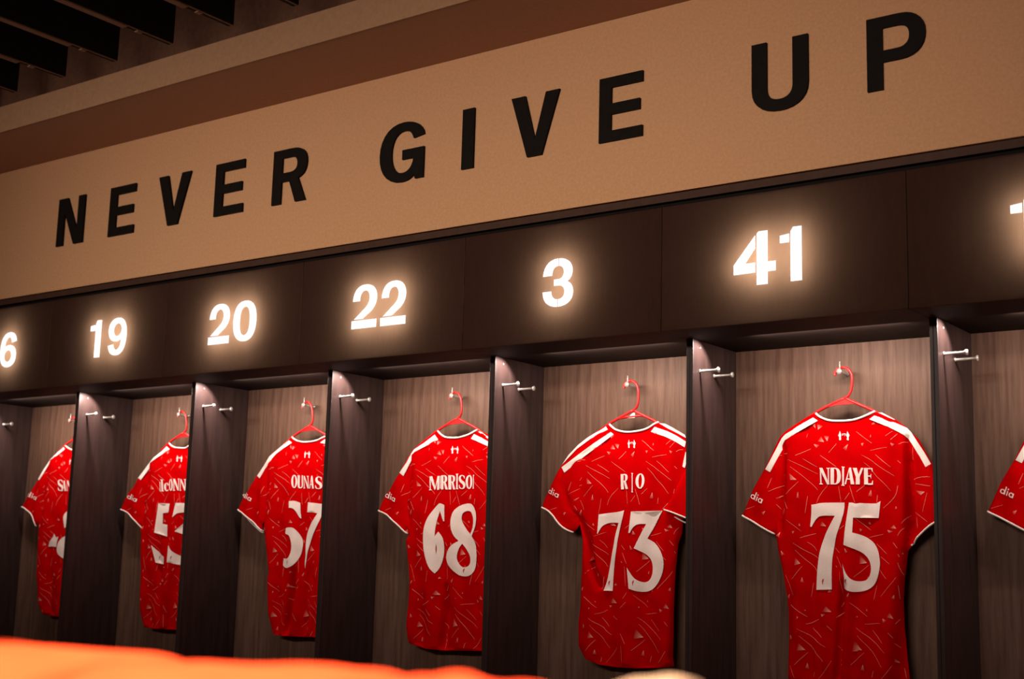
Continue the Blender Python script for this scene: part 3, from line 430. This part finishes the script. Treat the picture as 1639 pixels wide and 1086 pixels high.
for k in range(-3, 4):
    xl = S0 + k*W; xr = xl + W; xc = xl + W/2
    e = empty('locker', (xc, .28, 0.0)); tag(e, LLAB[k], 'locker', 'row of lockers')
    # header box with its front panel
    mb = MB(); mb.box(xl+.001, xr-.001, .006, .563, ZB+.0005, ZB+.018); mb.box(xl+.001, xr-.001, .006, .563, ZT-.020, ZT-.002)
    mb.box(xl+.001, xl+.016, .006, .563, ZB+.018, ZT-.020); mb.box(xr-.016, xr-.001, .006, .563, ZB+.018, ZT-.020)
    mb.box(xl+.016, xr-.016, .15, .563, ZB+.018, ZT-.020); mb.build('header_box', M_BOX, e)
    mb = MB(); a, b = xl+.0018, xr-.0018
    mb.add([(a,.0058,ZB),(b,.0058,ZB),(b,.0058,ZT),(a,.0058,ZT),(a,.001,ZB),(b,.001,ZB),(b,.001,ZT),(a,.001,ZT),(a+.001,0,ZB+.001),(b-.001,0,ZB+.001),(b-.001,0,ZT-.001),(a+.001,0,ZT-.001)],
           [(8,9,10,11),(4,5,9,8),(5,6,10,9),(6,7,11,10),(7,4,8,11),(0,1,5,4),(1,2,6,5),(2,3,7,6),(3,0,4,7)]); hp = mb.build('header_panel', M_PANEL, e)
    for ch, x0, x1 in DIGITS[k]:
        groups, cuts = STENCIL[ch]
        z0, z1 = CZ+.9784, CZ+1.1646
        mb = MB(); S = lambda c: [(x0+(x1-x0)*u, z0+(z1-z0)*v) for u, v in c]
        for g in groups: plate(mb, [S(c) for c in g], -.0030, -.0002, [S(c) for c in cuts])
        d = mb.build('lit_digit', M_DIGIT, hp)
        d['label'] = 'glowing white stencil digit %s' % ch
        mb = MB()
        for g in groups: plate(mb, [S(c) for c in g], .066, .070)
        mb.build('backlight', M_HALO, hp)
    # side panels
    mb = MB(); mb.box(xl+.0130, xl+TH, YD, YB, 0.0, ZB, bev=.0014); lp = mb.build('side_panel', M_SIDE, e)
    mb = MB(); mb.box(xl+.0002, xl+.0126, YD, YB, 0.0, ZB, bev=.0014); mb.build('side_panel', M_SIDE, e)
    mb = MB(); mb.box(xl+.0008, xr-.0008, YB, YB+.02, 0.0, ZB); mb.build('back_panel', M_BACK, e)
    # bench seat at the foot of the locker
    mb = MB(); mb.box(xl+TH, xr-.0004, YD-.10, YB-.001, .40, .45, bev=.006); mb.build('bench_seat', M_SIDE, e)
    # pegs, screw cap
    peg('coat_peg', (xl+TH, .240, CZ+.736), (1, 0, 0), .078, e, False)['label'] = 'front steel peg on the side panel'
    peg('coat_peg', (xl+TH, .350, CZ+.732), (1, 0, 0), .078, e, False)['label'] = 'rear steel peg on the side panel'
    px, pz = PEGS[k]
    peg('coat_peg', (xc+px, YB, CZ+pz), (0, -1, 0), .076, e, True)['label'] = 'steel peg with upright pin on the back panel'
    mb = MB(); mb.tube([(xl+TH, .237, CZ+.822), (xl+TH+.003, .237, CZ+.822), (xl+TH+.0045, .237, CZ+.822)], [.0034, .0034, .0018], n=10)
    mb.build('screw_cap', M_STEEL, e)

# ------------------------------------------------------------------ shirts on hangers
D = json.loads(DATA)
YS = .462                       # plane of the cloth that faces the room
GAP = .028                      # to the other side of the shirt

def pl(pts): return [(a/1000.0, b/1000.0) for a, b in pts]

def seg_dist(P, segs):
    """distance from points to the nearest of many segments"""
    best = np.full(len(P), 9.0)
    for (ax, ay), (bx, by) in segs:
        dx, dy = bx-ax, by-ay; L = dx*dx+dy*dy or 1e-12
        t = np.clip(((P[:,0]-ax)*dx+(P[:,1]-ay)*dy)/L, 0, 1)
        best = np.minimum(best, np.hypot(P[:,0]-ax-t*dx, P[:,1]-ay-t*dy))
    return best

def chain(l): return [(l[i], l[i+1]) for i in range(len(l)-1)]
def side_round(d, R=.024): return np.sqrt(np.clip(1-(1-np.clip(d/R, 0, 1))**2, 0, 1))

class Shirt:
    def __init__(self, s, seed):
        self.s = s; g = lambda q: pl(s[q]) if s.get(q) else []
        self.shL, self.cuffL, self.sideL, self.bot, self.seamL, self.col = g('shL'), g('cuffL'), g('sideL'), g('bot'), g('seamL'), g('col')
        self.shR, self.tipR, self.cuffR, self.sideR, self.seamR = g('shR'), g('tipR'), g('cuffR'), g('sideR'), g('seamR')
        self.sil = self.shL+self.cuffL+self.sideL+self.bot+self.sideR[::-1]+self.cuffR[::-1]+self.tipR[::-1]+self.shR[::-1]+self.col[::-1][1:-1]
        self.round = chain(self.shL+self.cuffL[:1]) + chain(self.cuffL[-1:]+self.sideL+self.bot[:1]) + chain(self.shR+self.tipR+self.cuffR[:1]) + chain((self.cuffR[-1:] or self.shR[-1:])+self.sideR+self.bot[-1:])
        i = int(np.argmin([math.hypot(p[0]-self.seamL[0][0], p[1]-self.seamL[0][1]) for p in self.shL]))
        self.slL = self.shL[i:]+self.cuffL+self.seamL[::-1]
        self.slR = []
        if self.seamR:
            i = int(np.argmin([math.hypot(p[0]-self.seamR[0][0], p[1]-self.seamR[0][1]) for p in self.shR]))
            self.slR = self.shR[i:]+self.tipR+self.cuffR+self.seamR[::-1]
        self.folds = [(pl(f[0]), f[1], f[2]) for f in s['folds']]
        self.ph = seed*1.7
    def wave(self, P):
        x, z = P[:,0], P[:,1]; y = np.zeros(len(P))
        for pts, w, dep in self.folds:
            d = seg_dist(P, chain(pts)); zt = max(p[1] for p in pts); zb = min(p[1] for p in pts)
            fade = np.clip((zt+.05-z)/.14, 0, 1)*np.clip((z-zb+.06)/.10, 0, 1)
            y += dep*.001*fade*np.exp(-(d/(w*.00130))**2)
        low = np.clip((.42-z)/.7, 0, 1)
        y += (.0035+.007*low)*np.sin(x*38+self.ph+1.2*np.sin(z*5+self.ph))*np.clip(low*2.2, .15, 1)
        y += .0026*np.sin(x*71-z*9+self.ph*2)+.0010*np.sin(x*34+z*37+self.ph)+.0004*np.sin(z*80+x*30+self.ph*3)
        return y
    def front(self, P):
        P = np.asarray(P, float).reshape(-1, 2)
        r = side_round(seg_dist(P, self.round))
        return YS + GAP/2*(1-r) + self.wave(P)*r
    def back(self, P):
        P = np.asarray(P, float).reshape(-1, 2)
        r = side_round(seg_dist(P, self.round))
        w = self.wave(P)
        yb = YS + GAP/2*(1+r) + .35*w*r
        return np.minimum(np.maximum(yb, YS + GAP/2*(1-r) + w*r + .0015), YB-.004)

def decal(mb, contours, fy, lift, xo, step=.008, m=0, col=None):
    V, F = cdt(contours, step=step); V, F = compact(V, F)
    if not len(F): return
    Y = fy(V)-lift
    mb.add([(x+xo, y, z+CZ) for (x, z), y in zip(V, Y)], [tuple(int(i) for i in f) for f in F], m, col, smooth=True)

def dense(pts, step):
    out = [pts[0]]
    for a, b in zip(pts, pts[1:]):
        n = max(1, int(math.hypot(b[0]-a[0], b[1]-a[1])/step))
        out += [(a[0]+(b[0]-a[0])*i/n, a[1]+(b[1]-a[1])*i/n) for i in range(1, n+1)]
    return out

def smooth_poly(pts, it=2):
    for _ in range(it):
        q = [pts[0]]
        for a, b in zip(pts, pts[1:]):
            q += [(.75*a[0]+.25*b[0], .75*a[1]+.25*b[1]), (.25*a[0]+.75*b[0], .25*a[1]+.75*b[1])]
        pts = q + [pts[-1]]
    return pts

def smooth_closed(pts, it=1):
    """round the sweeping curves of a traced numeral but keep its sharp corners"""
    for _ in range(it):
        n = len(pts); q = []
        for i in range(n):
            p0, p1, p2 = pts[i-1], pts[i], pts[(i+1) % n]
            a = (p1[0]-p0[0], p1[1]-p0[1]); b = (p2[0]-p1[0], p2[1]-p1[1])
            la = math.hypot(*a) or 1e-9; lb = math.hypot(*b) or 1e-9
            if (a[0]*b[0]+a[1]*b[1])/(la*lb) < .60: q.append(p1)
            else:
                q.append((p1[0]-a[0]*.25, p1[1]-a[1]*.25)); q.append((p1[0]+b[0]*.25, p1[1]+b[1]*.25))
        pts = q
    return pts

def ribbon(mb, pts, w0, fy, lift, xo, col):
    pts = dense(smooth_poly(pts, 1), .009); n = len(pts)
    if n < 2: return
    L = []; R = []
    for i, p in enumerate(pts):
        a = pts[max(i-1, 0)]; b = pts[min(i+1, n-1)]
        t = math.hypot(b[0]-a[0], b[1]-a[1]) or 1e-9
        nx, nz = -(b[1]-a[1])/t, (b[0]-a[0])/t
        w = w0*(.45+.55*math.sin(math.pi*min(max((i+.5)/n, 0), 1)))
        L.append((p[0]+nx*w, p[1]+nz*w)); R.append((p[0]-nx*w, p[1]-nz*w))
    Y = fy(np.array(L+R))-lift
    vs = [(q[0]+xo, y, q[1]+CZ) for q, y in zip(L+R, Y)]
    mb.add(vs, [(i, n+i, n+i+1, i+1) for i in range(n-1)], 0, col, smooth=True)

def affine(box):
    (ax, az), (bx, bz), (tx, tz) = pl(box)
    return lambda u, v: (ax+(bx-ax)*u+(tx-ax)*v, az+(bz-az)*u+(tz-az)*v)

def make_shirt(key, k, seed, label, hlabel):
    s = D['S'][key]; sh = Shirt(s, seed); xo = S0+(k+.5)*W
    root = empty('football_shirt', (xo+.03, YS+.018, CZ-.33))
    tag(root, label, 'shirt', 'red shirts hanging in the lockers')
    # cloth: one mesh for the body, one for each sleeve
    V, F = cdt([sh.sil], lines=[sh.seamL]+([sh.seamR] if sh.seamR else []), step=.0078)
    cen = V[F].mean(axis=1)
    inL = pip(cen, sh.slL); inR = pip(cen, sh.slR) if sh.slR else np.zeros(len(F), bool)
    dipped = [(x, z-.055*math.sin(math.pi*i/(len(sh.col)-1))) for i, (x, z) in enumerate(sh.col)]
    sil2 = sh.sil[:-(len(sh.col)-2)] + dipped[::-1][1:-1]
    V2, F2 = cdt([sil2], lines=[sh.seamL]+([sh.seamR] if sh.seamR else []), step=.016)
    cen2 = V2[F2].mean(axis=1)
    bL = pip(cen2, sh.slL); bR = pip(cen2, sh.slR) if sh.slR else np.zeros(len(F2), bool)
    groups = [('body', ~(inL | inR), ~(bL | bR)), ('sleeve', inL, bL)] + ([('sleeve', inR, bR)] if sh.slR else [])
    # print of fine lines and shards that is woven into the cloth
    marks = {i: ([], []) for i in range(len(groups))}
    def where(p):
        if pip([p], sh.slL)[0]: return 1
        if sh.slR and pip([p], sh.slR)[0]: return 2
        return 0
    dx, dz = s['dx']/1000., s['dz']/1000.
    for l in D['lines']:
        q = [(x+dx, z+dz) for x, z in pl(l)]
        if all(pip(q, sh.sil)): marks[where(q[len(q)//2])][0].append(q)
    for t in D['tris']:
        q = [(x+dx, z+dz) for x, z in pl(t)]
        if all(pip(q, sh.sil)): marks[where(q[0])][1].append(q)
    parts = []
    for gi, (nm, m1, m2) in enumerate(groups):
        mb = MB()
        v, f = compact(V, F[m1]); Y = sh.front(v)
        mb.add([(x+xo, y, z+CZ) for (x, z), y in zip(v, Y)], [tuple(int(i) for i in q) for q in f], 0, RED, smooth=True)
        if m2.any():
            v, f = compact(V2, F2[m2]); Y = sh.back(v)
            mb.add([(x+xo, y, z+CZ) for (x, z), y in zip(v, Y)], [tuple(int(i) for i in q[::-1]) for q in f], 0, RED, smooth=True)
        rng = random.Random(seed*7+gi)
        for q in marks[gi][0]:
            ribbon(mb, q, rng.uniform(.0007, .0012), sh.front, .0009, xo, PINK)
        for q in marks[gi][1]:
            c = np.array(q); tip = c[0]
            q = [tuple(tip+(p-tip)*1.08) for p in c]
            Vt, Ft = cdt([q], step=.0025)
            Vt, Ft = compact(Vt, Ft); Y = sh.front(Vt)-.0008
            reach = max(np.hypot(*(np.array(p)-tip)) for p in q[1:])
            w = np.clip(1-np.hypot(Vt[:,0]-tip[0], Vt[:,1]-tip[1])/reach, 0, 1)**1.5
            cols = [tuple(RED[j]+(PALE[j]-RED[j])*a for j in range(3)) for a in w]
            mb.add([(x+xo, y, z+CZ) for (x, z), y in zip(Vt, Y)], [tuple(int(i) for i in f) for f in Ft], 0, cols, smooth=True)
        parts.append(mb.build(nm, M_JERSEY, root))
    body = parts[0]
    if 'sleeveR' in s:                                            # this sleeve hangs in front of the body
        poly = pl(s['sleeveR']); segs = chain(poly[:5])+chain(poly[10:]+poly[:1])
        def fy(P):
            P = np.asarray(P, float).reshape(-1, 2); r = side_round(seg_dist(P, segs), .02)
            lean = np.clip((.40-P[:,1])/.25, 0, 1)*.030+.006
            return YS+.012*(1-r)-lean+.004*np.sin(P[:,0]*60+P[:,1]*25)*r
        mb = MB(); Vs, Fs = cdt([poly], step=.0095); Vs, Fs = compact(Vs, Fs); Y = fy(Vs)
        mb.add([(x+xo, y, z+CZ) for (x, z), y in zip(Vs, Y)], [tuple(int(i) for i in f) for f in Fs], 0, RED, smooth=True)
        mb.add([(x+xo, y+.003+.022*min(1, e/.03), z+CZ) for (x, z), y, e in zip(Vs, Y, seg_dist(Vs, segs))], [tuple(int(i) for i in f[::-1]) for f in Fs], 0, RED, smooth=True)
        for l in (((.245,.175),(.330,.225)), ((.215,.235),(.300,.250)), ((.235,.33),(.275,.30))):
            if all(pip(l, poly)): ribbon(mb, list(l), .0013, fy, .0012, xo, PINK)
        sr = mb.build('sleeve', M_JERSEY, root)
        a = dense(smooth_poly(pl(s['cuffRo'])), .012); b = dense(smooth_poly(pl(s['cuffRb'])), .012)
        mb = MB(); mb.tube([(x+xo, y-.001, z+CZ) for (x, z), y in zip(a, fy(np.array(a)))], .0032); mb.build('cuff', M_TRIM, sr)
        mb = MB(); mb.tube([(x+xo, y+.026, z+CZ) for (x, z), y in zip(b, fy(np.array(b)))], .0028); mb.build('cuff', M_TRIM, sr)
    # collar and cuffs
    c = dense(smooth_poly(sh.col), .012); Y = sh.front(np.array(c))
    mb = MB(); mb.tube([(x+xo, y-.002, z+CZ) for (x, z), y in zip(c, Y)], .0042); mb.build('collar', M_TRIM, root)
    for cu, par in ((sh.cuffL, parts[1]), (sh.cuffR, parts[2] if len(parts) > 2 else None)):
        if len(cu) < 2 or par is None: continue
        c = dense(smooth_poly(cu), .012); Y = sh.front(np.array(c))
        mb = MB(); mb.tube([(x+xo, y-.001, z+CZ) for (x, z), y in zip(c, Y)], .0034)
        if cu is sh.cuffL and 'cuffLb' in s:
            c = dense(smooth_poly(pl(s['cuffLb'])), .012); Y = sh.back(np.array(c))
            mb.tube([(x+xo, y, z+CZ) for (x, z), y in zip(c, Y)], .0030)
        mb.build('cuff', M_TRIM, par)
    # shoulder stripes, name, number, crest, sleeve word: flat prints that follow the cloth
    for st in s['stripes']:
        mb = MB(); poly = pl(st)
        decal(mb, [poly], sh.front, .0026, xo); mb.build('shoulder_stripe', M_TRIM, root)
    if s['name']:
        mb = MB()
        for ch, box in s['name']:
            T = affine(box)
            for g in SERIF[ch]: decal(mb, [[T(u, v) for u, v in c] for c in g], sh.front, .0026, xo, step=.010)
        mb.build('name_print', M_WHITE, root)
    if s['num']:
        for g in s['num']:
            mb = MB(); decal(mb, [smooth_closed(pl(c), 2) for c in g], sh.front, .0030, xo)
            n = mb.build('number_print', M_WHITE, root)
        if s['dab']:
            for (x, z) in pl(s['dab']):
                mb = MB()
                bird = [(-.45,-1),(.1,-.95),(.15,-.45),(.55,.1),(.9,1),(.3,.6),(-.1,.75),(-.35,.2),(-.75,-.1),(-.3,-.35)]
                decal(mb, [[(x+u*.0055, z+v*.010) for u, v in bird]], sh.front, .0036, xo, step=0)
                mb.build('bird_mark', M_REDDAB, root)
    mb = MB()
    for c in D['crest']: decal(mb, [[(x+dx, z+dz) for x, z in pl(c)]], sh.front, .0018, xo, step=0)
    mb.build('crest_print', M_WHITE, root)
    T = affine(s['dia']); mb = MB()
    for g in DIA: decal(mb, [[T(u, v) for u, v in c] for c in g], sh.front, .0026, xo, step=.010)
    mb.build('sleeve_print', M_WHITE, parts[1])
    # hanger
    hx = (PEGS[k][0]-PEGS[2][0]); hz = PEGS[k][1]-PEGS[2][1]
    cx = (sh.col[0][0]+sh.col[-1][0])/2-.042
    YH = YS+.0145
    h = empty('clothes_hanger', (xo+hx+.04, YH, CZ+.62)); tag(h, hlabel, 'hanger', 'red hangers in the lockers')
    mix = lambda z: min(max((.72-z)/.10, 0), 1)
    P3 = lambda q: (q[0]+xo+hx+(cx-hx)*mix(q[1]), YH, q[1]+CZ+hz*(1-mix(q[1]))+(sh.col[0][1]-.588)*mix(q[1]))
    mb = MB(); mb.tube([P3(q) for q in dense(smooth_poly(pl(D['hook'])), .006)], .0050, n=10); mb.build('hook', M_HANGER, h)
    for arm in ('armL', 'armR'):
        mb = MB(); mb.tube([P3(q) for q in dense(smooth_poly(pl(D[arm]), 1), .015)], .0056, n=10)
        mb.build('arm', M_HANGER, h)
    wb = [P3(q) for q in pl(D['web'])]
    mb = MB()
    if key == '73':
        mb.tube([Vector(p) for p in wb[2:7]], .0042, n=8); mb.build('web', M_HANGER, h)
        cxw = sum(p[0] for p in wb)/len(wb); czw = sum(p[2] for p in wb)/len(wb)
        mb = MB(); plate(mb, [[(cxw-.026, czw-.008), (cxw+.006, czw-.008), (cxw+.006, czw+.012), (cxw-.004, czw+.010)]], YH-.002, YH+.001)
        mb.build('paper_label', M_WHITE, h)
    else:
        plate(mb, [[(p[0], p[2]) for p in wb]], YH-.0035, YH+.0035); mb.build('web', M_HANGER, h)

make_shirt('San', -3, 1, 'red shirt at far left, half hidden, its name starting with S', 'red hanger at far left, mostly hidden behind the side panel')
make_shirt('53', -2, 2, 'red shirt with white number 53, second from the left', 'red hanger holding the shirt numbered 53')
make_shirt('57', -1, 3, 'red shirt with white number 57, third from the left', 'red hanger holding the shirt numbered 57')
make_shirt('68', 0, 4, 'red shirt with white number 68 below the lit number 22', 'red hanger holding the shirt numbered 68')
make_shirt('73', 1, 5, 'red shirt with white number 73, one sleeve folded forward', 'red hanger with a white label holding the shirt numbered 73')
make_shirt('75', 2, 6, 'red shirt with white number 75, largest and fully in view', 'red hanger holding the large shirt numbered 75')
make_shirt('right', 3, 8, 'red shirt at the right edge, only its left sleeve showing', 'red hanger at far right, outside the picture')

# ------------------------------------------------------------------ cloth on a table close to the camera
TY = -DIST+.86; TZ = .80
e = empty('treatment_table', (-.95, TY, 0)); tag(e, 'dark padded table below the glowing red cloth, out of frame', 'table')
mb = MB(); mb.box(-1.95, -.15, TY-.30, TY+.32, TZ-.07, TZ, bev=.02); mb.build('padded_top', M_TABLE, e)
for sx in (-1.85, -.25):
    for sy in (TY-.24, TY+.26):
        mb = MB(); mb.tube([(sx, sy, 0), (sx, sy, TZ-.07)], .022, n=12); mb.build('leg', M_TABLE, e)

def heap(name, ridge, depth, m, label, cat, seed, group=None):
    """a soft pile of cloth: ridge = (x, height) along its crest, creased at random"""
    rng = random.Random(seed); ph = [rng.uniform(0, 6) for _ in range(6)]
    xs = np.linspace(ridge[0][0], ridge[-1][0], 70); hx = np.interp(xs, [r[0] for r in ridge], [r[1] for r in ridge])
    for _ in range(2): hx = np.convolve(np.r_[hx[:1], hx, hx[-1:]], [.25, .5, .25], 'valid')
    ts = np.linspace(-1, 1, 44); vs = []; fs = []; nx, nt = len(xs), len(ts)
    x0, x1 = xs[0], xs[-1]
    for i, x in enumerate(xs):
        endf = min(1, (x-x0)/.022+.02, (x1-x)/.022+.02); endf = math.sqrt(max(0, 1-(1-endf)**2))
        for t in ts:
            prof = max(0, 1-abs(t)**3.2)**.6
            cr = 1+.028*math.sin(x*19+t*4+ph[0])*(1-abs(t))*abs(t)*4+.012*math.sin(x*43-t*9+ph[1])*abs(t)-.030*math.exp(-((x+1.36-t*.35)/.03)**2)*min(1, abs(t)*3)*(1-abs(t))
            z = TZ+.002+(hx[i]-.003-TZ)*prof*cr*endf
            y = TY+depth*t*(1+.05*math.sin(x*17+ph[2]))
            vs.append((x, y, max(z, TZ+.002)))
    for i in range(nx-1):
        for j in range(nt-1): fs.append((i*nt+j, (i+1)*nt+j, (i+1)*nt+j+1, i*nt+j+1))
    mb = MB(); mb.add(vs, fs, 0, smooth=True)
    b = [(x, TY+depth*t, TZ+.001) for x in (x0, x1) for t in (-1, 1)]
    mb.add(b, [(0, 1, 3, 2)], 0)
    return tag(mb.build(name, m), label, cat, group)

G = 'bright cloths heaped in the foreground'
heap('folded_cloth', [(-1.80,.935),(-1.50,.955),(-1.29,.960),(-1.18,.963),(-1.11,.959),(-1.074,.950)], .17, M_CLOTH, 'blurred glowing orange-red cloth in the bottom left corner', 'cloth', 3, G)
heap('folded_cloth', [(-1.070,.940),(-1.035,.955),(-.98,.961),(-.91,.962),(-.84,.960),(-.79,.962),(-.758,.958),(-.741,.940)], .17, M_CLOTH, 'blurred glowing orange-red cloth, longest, at bottom left of centre', 'cloth', 5, G)
heap('folded_cloth', [(-.724,.946),(-.708,.967),(-.685,.962),(-.66,.960),(-.625,.966),(-.600,.958),(-.590,.940)], .17, M_CLOTH, 'small blurred red cloth at the bottom, centre of the photo', 'cloth', 7, G)
heap('folded_cloth', [(-.565,.938),(-.545,.961),(-.515,.9765),(-.494,.973),(-.478,.938)], .15, M_CREAM, 'blurred cream cloth at the bottom, below shirt 73', 'cloth', 9, G)
